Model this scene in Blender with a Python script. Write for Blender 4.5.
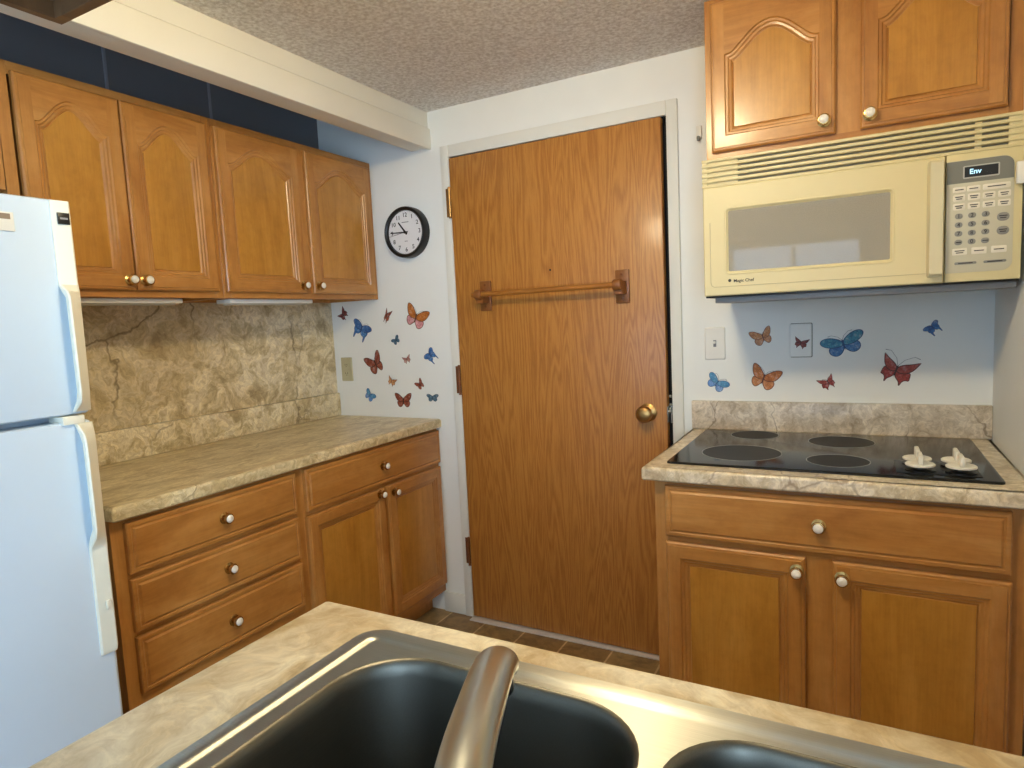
import bpy, bmesh, math, random
from mathutils import Vector, Matrix
for o in list(bpy.data.objects): bpy.data.objects.remove(o)
SC = bpy.context.scene
COL = SC.collection
PI = math.pi
random.seed(7)

# ------------------------------------------------------------------ camera, world, exposure
CAM = Vector((1.27274, -2.39058, 1.34257))
FWD = Vector((-0.47643, 0.87370, -0.09830)); RIGHT = Vector((0.87920, 0.47407, -0.04765)); UP = Vector((-0.00497, 0.10913, 0.99402))
cam = bpy.data.cameras.new('camera'); cam.sensor_width = 36; cam.lens = 643.56 / 1024 * 36; cam.clip_start = 0.02
co = bpy.data.objects.new('camera', cam); COL.objects.link(co)
M = Matrix.Identity(4)
for i in range(3):
    M[i][0] = RIGHT[i]; M[i][1] = UP[i]; M[i][2] = -FWD[i]; M[i][3] = CAM[i]
co.matrix_world = M
SC.camera = co
w = bpy.data.worlds.new('world'); SC.world = w; w.use_nodes = True
w.node_tree.nodes['Background'].inputs[0].default_value = (0.55, 0.72, 1, 1)
w.node_tree.nodes['Background'].inputs[1].default_value = 0.6
SC.view_settings.view_transform = 'Standard'; SC.view_settings.look = 'None'
SC.view_settings.exposure = 0.85; SC.view_settings.gamma = 1; SC.view_settings.use_curve_mapping = False
SC.cycles.use_denoising = True
SC.cycles.max_bounces = 8; SC.cycles.diffuse_bounces = 5; SC.cycles.glossy_bounces = 4
SC.cycles.sample_clamp_indirect = 6
LAMP = 68.0        # radiance of the ceiling lamp's glass
LAMP_COL = (1.0, 0.83, 0.53)
DAY = 3.6          # radiance of daylight in the window panes
DAY_ADDED = 9.0     # the same in an unseen window added to light the fridge and left wall
DAY_COL = (0.50, 0.73, 1.0)

# ------------------------------------------------------------------ helpers
def lin(h):
    h = h.lstrip('#'); r = []
    for i in (0, 2, 4):
        c = int(h[i:i+2], 16) / 255
        r.append(c / 12.92 if c <= 0.04045 else ((c + 0.055) / 1.055) ** 2.4)
    return (*r, 1)

class B:
    def __init__(s): s.v = []; s.f = []; s.m = []
    def add(s, vs, fs, mi=0):
        o = len(s.v); s.v += [tuple(p) for p in vs]
        for f in fs: s.f.append([o + i for i in f]); s.m.append(mi)
        return s
    def bm(s, bm, mi=0):
        bm.verts.index_update()
        s.add([v.co.copy() for v in bm.verts], [[v.index for v in f.verts] for f in bm.faces], mi); bm.free(); return s
    def box(s, lo, hi, bev=0, mi=0, seg=2):
        bm = bmesh.new(); bmesh.ops.create_cube(bm, size=1)
        for v in bm.verts: v.co = Vector([(lo[i] + hi[i]) / 2 + v.co[i] * (hi[i] - lo[i]) for i in range(3)])
        if bev: bmesh.ops.bevel(bm, geom=bm.edges[:], offset=bev, segments=seg, affect='EDGES', profile=0.5)
        return s.bm(bm, mi)
    def rings(s, rings, mi=0, cap0=True, cap1=True, closed=True, mfun=None):
        n = len(rings[0]); vs = [p for r in rings for p in r]; fs = []; ms = []
        for k in range(len(rings) - 1):
            for i in range(n if closed else n - 1):
                j = (i + 1) % n
                fs.append([k*n+i, k*n+j, (k+1)*n+j, (k+1)*n+i]); ms.append(mfun(i) if mfun else mi)
        if cap0: fs.append(list(range(n))[::-1]); ms.append(mi)
        if cap1: fs.append([(len(rings)-1)*n + i for i in range(n)]); ms.append(mi)
        o = len(s.v); s.v += [tuple(p) for p in vs]
        for f, m in zip(fs, ms): s.f.append([o + i for i in f]); s.m.append(m)
        return s
    def lathe(s, prof, c=(0, 0, 0), axis=(0, 0, 1), n=24, mi=0, cap0=True, cap1=True):
        a = Vector(axis).normalized(); q = a.to_track_quat('Z', 'Y'); c = Vector(c)
        return s.rings([[c + q @ Vector((r*math.cos(2*PI*i/n), r*math.sin(2*PI*i/n), h)) for i in range(n)] for r, h in prof], mi, cap0, cap1)
    def tube(s, path, rad, n=14, mi=0, flat=1.0, upv=(0, 0, 1)):
        path = [Vector(p) for p in path]; R = []; up = Vector(upv)
        for k, p in enumerate(path):
            t = (path[min(k+1, len(path)-1)] - path[max(k-1, 0)]).normalized()
            sx = t.cross(up)
            if sx.length < 1e-4: sx = t.cross(Vector((0, 1, 0)))
            sx.normalize(); sy = sx.cross(t).normalized()
            r = rad[k] if isinstance(rad, (list, tuple)) else rad
            R.append([p + sx*r*math.cos(2*PI*i/n) + sy*r*flat*math.sin(2*PI*i/n) for i in range(n)])
        return s.rings(R, mi)
    def mesh(s, me, f, mi=0):
        return s.add([f(v.co) for v in me.vertices], [list(p.vertices) for p in me.polygons], mi)
    def build(s, name, mats, parent=None, loc=None, ang=35, rot=None):
        me = bpy.data.meshes.new(name); me.from_pydata(s.v, [], s.f)
        if not isinstance(mats, (list, tuple)): mats = [mats]
        for m in mats: me.materials.append(m)
        me.polygons.foreach_set('material_index', [min(i, len(mats)-1) for i in s.m])
        bm = bmesh.new(); bm.from_mesh(me); bmesh.ops.recalc_face_normals(bm, faces=bm.faces); bm.to_mesh(me); bm.free()
        me.polygons.foreach_set('use_smooth', [True] * len(me.polygons))
        me.set_sharp_from_angle(angle=math.radians(ang)); me.update()
        o = bpy.data.objects.new(name, me); COL.objects.link(o)
        if parent: o.parent = parent
        if loc: o.location = loc
        if rot: o.rotation_euler = rot
        return o

def tag(o, label, cat, group=None):
    o['label'] = label; o['category'] = cat
    if group: o['group'] = group
    return o
def thing(name, label, cat, loc=(0, 0, 0), rotz=0, group=None):
    o = bpy.data.objects.new(name, None); o.empty_display_size = 0.1; COL.objects.link(o)
    o.location = loc; o.rotation_euler = (0, 0, rotz)
    return tag(o, label, cat, group)
def struct(o):
    o['kind'] = 'structure'; return o

def offset(poly, d):
    """inward offset of a ccw 2d polygon by mitring"""
    n = len(poly); out = []
    for i in range(n):
        p0 = Vector(poly[i-1]); p = Vector(poly[i]); p1 = Vector(poly[(i+1) % n])
        a = (p - p0).normalized(); b = (p1 - p).normalized()
        na = Vector((-a.y, a.x)); nb = Vector((-b.y, b.x)); m = na + nb
        m = m / max(0.3, m.dot(na)) if m.length > 1e-6 else na
        out.append((p.x + m.x*d, p.y + m.y*d))
    return out
def rrect(x0, y0, x1, y1, r, n=6):
    if not isinstance(r, (list, tuple)): r = [r]*4
    out = []
    for (cx, cy, a0, rr) in ((x0+r[0], y0+r[0], PI, r[0]), (x1-r[1], y0+r[1], 1.5*PI, r[1]), (x1-r[2], y1-r[2], 0, r[2]), (x0+r[3], y1-r[3], .5*PI, r[3])):
        for k in range(n+1):
            a = a0 + .5*PI*k/n; out.append((cx + rr*math.cos(a), cy + rr*math.sin(a)))
    return out
def fill_loops(b, loops, z, mi=0):
    bm = bmesh.new(); es = []
    for L in loops:
        vs = [bm.verts.new((x, y, z)) for x, y in L]
        es += [bm.edges.new((vs[i], vs[(i+1) % len(vs)])) for i in range(len(vs))]
    bmesh.ops.triangle_fill(bm, use_beauty=True, use_dissolve=False, edges=es)
    b.bm(bm, mi)
def text_mesh(body, size, extrude=0.0003, align='CENTER'):
    cu = bpy.data.curves.new('txt', 'FONT'); cu.body = body; cu.size = size; cu.extrude = extrude
    cu.offset = size*.012; cu.align_x = align; cu.align_y = 'CENTER'
    o = bpy.data.objects.new('txt', cu); COL.objects.link(o)
    dg = bpy.context.evaluated_depsgraph_get(); dg.update()
    me = bpy.data.meshes.new_from_object(o.evaluated_get(dg))
    bpy.data.objects.remove(o); bpy.data.curves.remove(cu)
    return me

# ------------------------------------------------------------------ materials
class NT:
    def __init__(s, name, rough=0.5, metal=0, coat=0, spec=0.5):
        s.m = bpy.data.materials.new(name); s.m.use_nodes = True; s.t = s.m.node_tree
        s.p = s.t.nodes['Principled BSDF']
        s.p.inputs['Roughness'].default_value = rough; s.p.inputs['Metallic'].default_value = metal
        s.p.inputs['Coat Weight'].default_value = coat; s.p.inputs['Coat Roughness'].default_value = 0.15
        s.p.inputs['Specular IOR Level'].default_value = spec
    def n(s, typ, ins=None, **kw):
        x = s.t.nodes.new(typ)
        for k, v in kw.items(): setattr(x, k, v)
        for k, v in (ins or {}).items():
            if hasattr(v, 'bl_idname') and 'Socket' in v.bl_idname: s.t.links.new(v, x.inputs[k])
            else: x.inputs[k].default_value = v
        return x
    def link(s, a, b): s.t.links.new(a, b)
    def coord(s, scale=(1, 1, 1), rnd=True, rot=(0, 0, 0)):
        tc = s.n('ShaderNodeTexCoord'); v = tc.outputs['Object']
        if rnd:
            oi = s.n('ShaderNodeObjectInfo')
            sc_ = s.n('ShaderNodeVectorMath', {0: (17.3, 9.1, 23.7)}, operation='SCALE'); s.link(oi.outputs['Random'], sc_.inputs['Scale'])
            v = s.n('ShaderNodeVectorMath', {0: v, 1: sc_.outputs[0]}, operation='ADD').outputs[0]
        return s.n('ShaderNodeMapping', {'Vector': v, 'Scale': scale, 'Rotation': rot}).outputs[0]
    def noise(s, v, scale, detail=4, rough=.55, dist=0):
        return s.n('ShaderNodeTexNoise', {'Vector': v, 'Scale': scale, 'Detail': detail, 'Roughness': rough, 'Distortion': dist}).outputs['Fac']
    def ramp(s, fac, stops):
        r = s.n('ShaderNodeValToRGB', {'Fac': fac}); e = r.color_ramp.elements
        while len(e) < len(stops): e.new(0.5)
        for el, (p, c) in zip(e, stops): el.position = p; el.color = c if len(c) == 4 else (*c, 1)
        return r.outputs['Color']
    def mix(s, fac, a, b, mode='MIX'):
        x = s.n('ShaderNodeMix', data_type='RGBA', blend_type=mode)
        for i, v in ((0, fac), (6, a), (7, b)):
            if hasattr(v, 'bl_idname') and 'Socket' in v.bl_idname: s.link(v, x.inputs[i])
            else: x.inputs[i].default_value = v
        return x.outputs[2]
    def math(s, op, a, b=0.0, c=None):
        x = s.n('ShaderNodeMath', operation=op)
        for i, v in ((0, a), (1, b)) + (((2, c),) if c is not None else ()):
            if hasattr(v, 'bl_idname') and 'Socket' in v.bl_idname: s.link(v, x.inputs[i])
            else: x.inputs[i].default_value = v
        return x.outputs[0]
    def color(s, c):
        if hasattr(c, 'bl_idname'): s.link(c, s.p.inputs['Base Color'])
        else: s.p.inputs['Base Color'].default_value = c
    def bump(s, h, strength=.2, dist=.002):
        b = s.n('ShaderNodeBump', {'Height': h, 'Strength': strength, 'Distance': dist}); s.link(b.outputs[0], s.p.inputs['Normal'])

def plain(name, col, rough=.5, metal=0, coat=0, spec=.5, var=.04, vscale=8, bump=0):
    m = NT(name, rough, metal, coat, spec); v = m.coord()
    f = m.noise(v, vscale, 3)
    c = lin(col) if isinstance(col, str) else col
    d = tuple(x*(1-var) for x in c[:3]) + (1,); u = tuple(min(1, x*(1+var)) for x in c[:3]) + (1,)
    m.color(m.ramp(f, [(.3, d), (.7, u)]))
    if bump: m.bump(m.noise(v, vscale*25, 3), bump, .001)
    return m.m

def wood(name, axis, c0, c1, c2, rough=.36, coat=.25):
    m = NT(name, rough, 0, coat); sc = [7.5, 7.5, 7.5]; sc['xyz'.index(axis)] = 1.6
    v = m.coord(tuple(sc))
    f = m.noise(v, 1.6, 6, .6, .9)
    col = m.ramp(f, [(.30, lin(c0)), (.5, lin(c1)), (.72, lin(c2))])
    sc2 = [170, 170, 170]; sc2['xyz'.index(axis)] = 6
    g = m.noise(m.coord(tuple(sc2)), 1, 3, .6)
    col = m.mix(.13, col, m.ramp(g, [(.35, (.35, .32, .30)), (.6, (1, 1, 1))]), 'MULTIPLY')
    bl = m.noise(m.coord((30, 30, 30)), 1, 4, .6)
    col = m.mix(.5, col, m.ramp(bl, [(.32, (.82, .78, .74)), (.55, (1, 1, 1))]), 'MULTIPLY')
    k = m.noise(m.coord((9, 9, 9)), 1.0, 2)
    col = m.mix(m.math('MULTIPLY', m.math('GREATER_THAN', k, .74), .35), col, lin(c0))
    m.color(col); m.bump(g, .06, .0008)
    return m.m
WV = wood('maple_vertical_grain', 'z', '#A26A30', '#B67E3E', '#C59050')
WH = wood('maple_horizontal_grain', 'x', '#A26A30', '#B67E3E', '#C59050')
WP = wood('maple_panel', 'z', '#A87228', '#B98233', '#C68F40', .34)
WOOD = [WV, WH, WP]
WDARK = [wood('shaded_maple_' + n_, a_, '#5A4028', '#6B4D32', '#7A5A3C', .45, .1) for n_, a_ in (('upright', 'z'), ('lying', 'x'), ('panel', 'z'))]  # maple darkened: shade under the hung cabinet put into the colour

def oak():
    m = NT('oak_veneer', .42, 0, .12)
    v = m.coord((1, 1, 1), False)
    # rotary-cut figure: warped rings stretched along the height
    w1 = m.n('ShaderNodeTexNoise', {'Vector': m.n('ShaderNodeMapping', {'Vector': v, 'Scale': (6.5, 1, .55)}).outputs[0], 'Scale': 1.0, 'Detail': 3, 'Roughness': .5, 'Distortion': .4}).outputs['Fac']
    rings = m.math('FRACT', m.math('MULTIPLY', w1, 26))
    tri = m.math('ABSOLUTE', m.math('SUBTRACT', rings, .5))
    jag = m.noise(m.n('ShaderNodeMapping', {'Vector': v, 'Scale': (200, 1, 12)}).outputs[0], 1, 4, .7)
    f = m.math('ADD', m.math('MULTIPLY', tri, .75), m.math('MULTIPLY', m.math('SUBTRACT', jag, .5), .9))
    col = m.ramp(f, [(.0, lin('#A86C2E')), (.14, lin('#B37835')), (.34, lin('#BF843D'))])
    pores = m.noise(m.n('ShaderNodeMapping', {'Vector': v, 'Scale': (420, 1, 14)}).outputs[0], 1, 2, .6)
    col = m.mix(.22, col, m.ramp(pores, [(.36, (.5, .45, .4)), (.52, (1, 1, 1))]), 'MULTIPLY')
    big = m.noise(m.n('ShaderNodeMapping', {'Vector': v, 'Scale': (3, 1, .6)}).outputs[0], 1, 2)
    col = m.mix(.3, col, m.ramp(big, [(.3, (.8, .76, .7)), (.7, (1.0, 1.0, 1.0))]), 'MULTIPLY')
    m.color(col); m.bump(pores, .05, .0006)
    return m.m
OAK = oak()

def marble(name, base, tan, pale, vein, rough=.33, vs=1.0, streak=None, veins=True, fleck=.58, patchy=.38):
    m = NT(name, rough, 0, .15); v = m.coord(streak or (1, 1, 1), False)
    w1 = m.n('ShaderNodeTexNoise', {'Vector': v, 'Scale': 7*vs, 'Detail': 4, 'Roughness': .6}).outputs['Color']
    vv = m.n('ShaderNodeVectorMath', {0: m.n('ShaderNodeVectorMath', {0: w1, 1: (.5, .5, .5)}, operation='SUBTRACT').outputs[0], 'Scale': .16}, operation='SCALE').outputs[0]
    vd = m.n('ShaderNodeVectorMath', {0: v, 1: vv}, operation='ADD').outputs[0]
    f = m.noise(vd, 11*vs, 8, .66, .8)
    col = m.ramp(f, [(.34, lin(tan)), (.46, lin(base)), (.56, lin(pale)), (.66, lin(base)), (.76, lin(tan))])
    patch = m.noise(vd, 3.2*vs, 3, .5)
    col = m.mix(m.n('ShaderNodeMapRange', {'Value': patch, 'From Min': .45, 'From Max': .60, 'To Min': 0, 'To Max': patchy}).outputs[0], col, lin(tan))
    sp = m.noise(vd, 30*vs, 6, .7, 1.6)
    col = m.mix(fleck, col, m.ramp(sp, [(.36, (.66, .58, .48)), (.50, (1, 1, 1)), (.60, (1.34, 1.33, 1.28)), (.68, (1, 1, 1))]), 'MULTIPLY')
    if veins:
        wv = m.n('ShaderNodeVectorMath', {0: v, 1: m.n('ShaderNodeVectorMath', {0: vv, 'Scale': .7}, operation='SCALE').outputs[0]}, operation='ADD').outputs[0]
        vo = m.n('ShaderNodeTexVoronoi', {'Vector': m.n('ShaderNodeMapping', {'Vector': wv, 'Rotation': (.5, .6, .7), 'Scale': (1, .7, .55)}).outputs[0], 'Scale': 3.6*vs, 'Randomness': 1.0}, feature='DISTANCE_TO_EDGE').outputs['Distance']
        ln = m.n('ShaderNodeMapRange', {'Value': vo, 'From Min': .002, 'From Max': .010, 'To Min': 1, 'To Max': 0}).outputs[0]
        ms = m.n('ShaderNodeMapRange', {'Value': m.noise(v, 3.0*vs, 2), 'From Min': .47, 'From Max': .58}).outputs[0]
        col = m.mix(m.math('MULTIPLY', m.math('MULTIPLY', ln, ms), .7), col, lin(vein))
    m.color(col)
    return m.m
MARB = marble('marble_laminate_counter', '#D0C2A4', '#B09C7E', '#E8DECA', '#86705A')
MARBW = marble('marble_laminate_wall', '#CFBF96', '#AC986E', '#EADFC0', '#705A3A')

def stainless(name, c, rough, axis=0, strength=.05):
    m = NT(name, rough, 1.0); s = [1000, 1000, 1000]; s[axis] = 8
    g = m.noise(m.coord(tuple(s), False), 1, 3)
    m.color(m.ramp(g, [(.3, tuple(x*.86 for x in c)), (.7, c)])); m.bump(g, .04, .0005)
    if strength > .5:   # brushed along x: highlights spread across the brushing
        m.p.inputs['Anisotropic'].default_value = .9
        m.link(m.n('ShaderNodeCombineXYZ', {0: 0.0, 1: 1.0, 2: 0.0}).outputs[0], m.p.inputs['Tangent'])
    return m.m
STEEL = stainless('brushed_steel', (.52, .50, .42), .43, 0, 1.0)
STEELB = stainless('darkened_steel_bowl', (.15, .14, .115), .42, 1)  # steel darkened: the dark reflected inside the bowls put into the colour
CHROME = plain('brushed_nickel', (.56, .58, .55, 1), .30, 1.0, var=.03)
BRASS = plain('aged_brass', (.52, .33, .12, 1), .25, 1.0, var=.12, vscale=60)
CERAM = plain('white_ceramic', '#EFEAE0', .15, coat=.4)
def wallmat(name, c, bump=.05):
    m = NT(name, .62, 0, 0, .3); v = m.coord((1, 1, 1), False)
    f = m.noise(v, 5, 3); cc = lin(c)
    m.color(m.ramp(f, [(.3, tuple(x*.97 for x in cc[:3])), (.7, cc)])); m.bump(m.noise(v, 220, 3), bump, .001)
    return m.m
WALL = wallmat('white_wall_paint', '#EFF1EE')
TRIM = wallmat('white_trim_paint', '#E6E6DE', .03)
BLUE = wallmat('blue_wall_panel', '#727780')
BLUEB = wallmat('blue_batten', '#949BA8')
def popcorn():
    m = NT('popcorn_ceiling', .9, 0, 0, .1); v = m.coord((1, 1, 1), False)
    a = m.n('ShaderNodeTexVoronoi', {'Vector': v, 'Scale': 80, 'Randomness': 1.0}, feature='F1').outputs['Distance']
    b = m.noise(v, 150, 4, .7)
    h = m.math('ADD', m.math('MULTIPLY', a, -1.0), m.math('MULTIPLY', b, 1.2))
    m.color(m.ramp(m.noise(v, 75, 4, .7), [(.38, lin('#D8D2CC')), (.62, lin('#FDFBF8'))])); m.bump(h, .75, .008)
    return m.m
POP = popcorn()
def floormat():
    m = NT('slate_tile_floor', .45, 0, .1); v = m.coord((1, 1, 1), False)
    br = m.n('ShaderNodeTexBrick', {'Vector': v, 'Color1': lin('#8A7450'), 'Color2': lin('#A08C62'), 'Mortar': lin('#C8B58F'), 'Scale': 1.0, 'Mortar Size': .004, 'Brick Width': .2, 'Row Height': .2}, offset=.5)
    f = m.noise(v, 14, 6, .65, .5)
    col = m.mix(.7, br.outputs['Color'], m.ramp(f, [(.34, (.42, .36, .32)), (.62, (1.3, 1.18, 1.05))]), 'MULTIPLY')
    m.color(col); m.bump(f, .2, .003); return m.m
FLOOR = floormat()
FRIDGE = plain('blue_cast_fridge_enamel', '#CCDDEE', .3, coat=.3, var=.01, bump=.04)  # pale blue cast of cool daylight put into the enamel colour
HANDLE = plain('off_white_plastic', '#E6E2D0', .4, var=.02)  # off-white, warmer than the door enamel
CREAM = plain('cream_plastic', '#D8CB9C', .4, var=.015)
CREAMD = plain('cream_plastic_handle', '#D2C9A6', .42, var=.015)
PANELW = plain('cream_key_panel', '#C6C1AA', .45, var=.015)
GREYP = plain('grey_plastic', '#77776F', .45)
DGREY = plain('dark_grey_sheet', '#4C4C4C', .5)
BLACK = plain('black_plastic', '#0D0D0D', .35)
VOID = plain('dark_gap', '#1A1815', .8)
GLASSB = plain('black_ceramic_glass', (.010, .010, .010, 1), .12, coat=0, spec=.32, var=.02)
BURN = plain('burner_zone', (.012, .011, .010, 1), .4, spec=.12, var=.05, vscale=60)
BRING = plain('burner_outline', (.36, .36, .34, 1), .4)
KNOBW = plain('cream_knob', '#EFEBDD', .35)
WINM = NT('mesh_screened_oven_glass', .04, 0, .0, .35); WINM.color(WINM.ramp(WINM.noise(WINM.coord((500, 500, 500), False), 1, 2), [(.4, lin('#8C8678')), (.6, lin('#A29B8C'))])); WINM = WINM.m
PLATE = plain('white_plate_plastic', '#E8E6DE', .4, var=.01)
ALMOND = plain('almond_plate_plastic', '#BDB592', .4, var=.02)
INK = plain('dark_ink', '#26262A', .6)
INKG = plain('grey_ink', '#85868C', .6)
FACE = plain('clock_face', '#E8E8EA', .5, var=.01)
BRONZE = plain('painted_hinge_bronze', '#7A4A2A', .45, .5)
def emit(name, col, s):
    m = bpy.data.materials.new(name); m.use_nodes = True; t = m.node_tree; t.nodes.clear()
    e = t.nodes.new('ShaderNodeEmission'); e.inputs[0].default_value = (*col, 1); e.inputs[1].default_value = s
    o = t.nodes.new('ShaderNodeOutputMaterial'); t.links.new(e.outputs[0], o.inputs[0]); return m
LAMPM = emit('lamp_glass_lit', LAMP_COL, LAMP)
DAYM = emit('daylit_pane', DAY_COL, DAY); DAYW = emit('added_window_glow', DAY_COL, DAY_ADDED)
LCD = emit('display_digits', (.45, .8, 1.0), 1.2)

# ------------------------------------------------------------------ the room
XL, XR, ZC = -1.0276, 1.6245, 2.2566
YD = -5.2          # far end of the dining side behind the camera
XD = 3.4
def slabbox(name, lo, hi, mat, parent=None, bev=0): return B().box(lo, hi, bev).build(name, mat, parent)
struct(slabbox('floor', (XL-.1, YD-.1, -.05), (XD+.1, .9, 0), FLOOR))
struct(slabbox('ceiling', (-.481, YD-.1, ZC), (XD+.1, .9, ZC+.05), POP))
ZH = 2.62   # the ceiling stands higher over the left wall cabinets
struct(slabbox('ceiling_upper', (XL-.1, YD-.1, ZH), (-.441, .9, ZH+.05), POP))
struct(slabbox('wall_bulkhead', (-.481, YD-.1, ZC+.05), (-.441, .11, ZH), WALL))
DX0, DX1, DZ = -.280, .6545, 2.047
b = B()
b.box((XL-.1, 0, 0), (-.481, .11, ZH)).box((-.481, 0, 0), (DX0, .11, ZC)).box((DX1, 0, 0), (XR+.1, .11, ZC)).box((DX0, 0, DZ), (DX1, .11, ZC))
struct(b.build('wall_back', WALL))
struct(slabbox('wall_hall', (-1.0, .80, 0), (1.2, .86, ZC), VOID))
b = B().box((XL-.1, -2.5, 0), (XL, 0, ZH), mi=0)
wl = struct(b.build('wall_left', [BLUE]))
for y in (-.996, -.588): struct(B().box((XL, y-.006, 2.05), (XL+.003, y+.006, ZH), .001).build('batten', BLUEB, wl))
struct(slabbox('wall_right', (XR, -2.36, 0), (XR+.1, 0, ZC), WALL))
struct(slabbox('wall_dining_left', (XL-.1, YD, 0), (XL, -2.5, ZH), WALL))
struct(slabbox('wall_dining_divider', (XR+.1, -2.36, 0), (XD, -2.26, ZC), WALL))
struct(slabbox('wall_dining_right', (XD, YD, 0), (XD+.1, -2.26, ZC), WALL))
struct(slabbox('wall_rear', (XL-.1, YD-.1, 0), (XD+.1, YD, ZH), WALL))
def window(name, c0, c1, nrm_axis, nx=2, pm=None):
    """framed window standing on a wall face: c0, c1 opposite corners"""
    fr = B(); pn = B()
    if nrm_axis == 'y':
        x0, y, z0 = c0; x1, _, z1 = c1
        R = lambda a, bb, c, d, t0, t1: ((a, y+t0, c), (bb, y+t1, d))
    else:
        x, x0, z0 = c0; _, x1, z1 = c1
        R = lambda a, bb, c, d, t0, t1: ((x-t1, a, c), (x-t0, bb, d))
    for a, bb, c, d in ((x0-.06, x0, z0-.06, z1+.06), (x1, x1+.06, z0-.06, z1+.06), (x0, x1, z0-.06, z0), (x0, x1, z1, z1+.06)):
        fr.box(*R(a, bb, c, d, .001, .03), bev=.003)
    for k in range(1, nx):
        xm = x0 + (x1-x0)*k/nx; fr.box(*R(xm-.018, xm+.018, z0, z1, .004, .026), bev=.002)
    o = struct(fr.build(name, TRIM))
    pn.box(*R(x0, x1, z0, z1, .002, .006)); pn.build('pane', pm or DAYM, o)
window('window_1', (.15, YD, .55), (1.25, YD, 1.93), 'y')
window('added_window_2', (2.0, YD, .1), (3.25, YD, 2.05), 'y', 2, DAYW)  # unseen window, added to light the fridge and the left of the wall
window('added_window_3', (XD, -4.3, .9), (XD, -3.4, 2.0), 'x', 2)  # unseen side window, added for light on the fridge front

# door casing, jamb, threshold, baseboard
b = B().box((-.322, -.016, 0), (DX0, 0, 2.098), .003).box((DX1, -.016, 0), (.695, 0, 2.098), .003).box((DX0, -.016, DZ), (DX1, 0, 2.098), .003)
struct(b.build('trim_1', TRIM))
b = B().box((DX0-.001, .0, 0), (DX0+.004, .11, DZ)).box((DX1-.004, 0, 0), (DX1+.001, .11, DZ)).box((DX0, 0, DZ-.004), (DX1, .11, DZ+.001))
b.box((DX0+.004, .022, 0), (DX0+.020, .05, DZ)).box((DX1-.016, .022, 0), (DX1-.004, .05, DZ)).box((DX0+.004, .022, DZ-.02), (DX1-.004, .05, DZ-.004))
struct(b.build('trim_2', VOID))
b = B().box((DX0, -.052, 0), (DX1, .06, .006), .002)
struct(b.build('trim_3', plain('worn_threshold_strip', '#D6D2CE', .4)))
struct(slabbox('baseboard_back', (-.44, -.012, 0), (-.322, 0, .095), TRIM, None, .003))
# boxed beam hung under the ceiling in front of the left wall cabinets
b = B().box((-.481, -2.45, 2.13), (-.398, 0, ZC), .002).box((-.398, -2.45, 2.190), (-.385, 0, ZC), .003).box((-.392, -2.45, 2.0968), (-.373, 0, 2.185), .004).box((-.481, -2.45, 2.106), (-.398, 0, 2.131), .002)
struct(b.build('trim_4', TRIM))

# ------------------------------------------------------------------ door
d = struct(B().box((-.2734, -.022, .012), (.6395, .013, 2.040), .002, 0).build('door_1', OAK))
d.rotation_euler = (0, 0, 0)
# leaf stands a little ajar on its left hinges
piv = Vector((-.2734, .013, 0)); ang = -math.radians(.75)
d.matrix_world = Matrix.Translation(piv) @ Matrix.Rotation(ang, 4, 'Z') @ Matrix.Translation(-piv)
for z in (1.857, 1.093, .315):
    h = B().tube([(-.279, -.024, z-.06), (-.279, -.024, z+.06)], .006, 10).box((-.300, -.019, z-.06), (-.280, -.0165, z+.06), .0005)
    for k in (-.0225, .0225): h.lathe([(.0064, -.001), (.0064, .001)], (-.279, -.024, z+k), n=10)
    for k in (-.063, .063): h.lathe([(.007, -.003), (.004, .003)], (-.279, -.024, z+k), n=10)
    h.build('hinge', plain('dull_hinge_brass', (.40, .25, .10, 1), .42, 1.0, var=.1, vscale=60) if z > 1.5 else BRONZE, d)
kb = B().lathe([(.034, .0), (.035, .004), (.028, .008), (.014, .012), (.013, .028), (.022, .034), (.030, .045), (.031, .055), (.026, .064), (.015, .069), (.004, .070)], (.567, -.022, .972), (0, -1, 0), 32)
kb.build('door_knob', plain('dull_knob_brass', (.42, .25, .09, 1), .36, 1.0, var=.15, vscale=60), d)
B().lathe([(.004, 0), (.004, .0015)], (.183, -.022, 1.535), (0, -1, 0), 12).build('peg_hole', VOID, d)
B().box((.6395, -.016, .935), (.641, .006, .995), .0004).lathe([(.006, 0), (.006, .010), (.003, .014)], (.6395, -.004, .975), (1, 0, 0), 12).build('latch_plate', CHROME, d)
s = B().box((.6455, -.006, .93), (.650, .004, 1.0), .0005)
for z in (1.032, 1.000, .985): s.lathe([(.006, 0), (.006, .006), (.003, .009)], (.6502, -.010, z), (-1, 0, 0), 10)
s.build('strike_plate', CHROME, bpy.data.objects['trim_2'])

# wooden towel bar on the door
def onleaf(x, z): return (d.matrix_world @ Vector((x, -.022, z)))
tb = thing('towel_bar', 'wooden towel bar screwed across the oak door on two brackets', 'towel bar', onleaf(.183, 1.45), ang)
wt = wood('stained_bar_wood', 'x', '#8E581E', '#A66A2A', '#B67A36', .4, .1)
wb_ = wood('stained_bracket_wood', 'z', '#7C4A1E', '#8A5424', '#9A6030', .45, .1)
for sx in (-1, 1):
    x = sx*.301
    bk = B().box((x-.027, -.012, -.062), (x+.027, -.0005, .062), .003)
    for zz in (-.045, .045): bk.lathe([(.005, 0), (.005, .002), (.002, .003)], (x, -.012, zz), (0, -1, 0), 10, 1)
    pr = [(x-.018, -.012), (x+.018, -.012), (x+.016, -.062), (x-.016, -.062)]
    bk.rings([[(px, py, zz) for px, py in pr] for zz in (-.030, -.012, .018)])
    bk.lathe([(.019, -.016), (.021, -.012), (.021, .012), (.019, .016)], (x, -.062, .004), (1, 0, 0), 16)
    bk.build('bracket', [wb_, BRONZE], tb)
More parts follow.
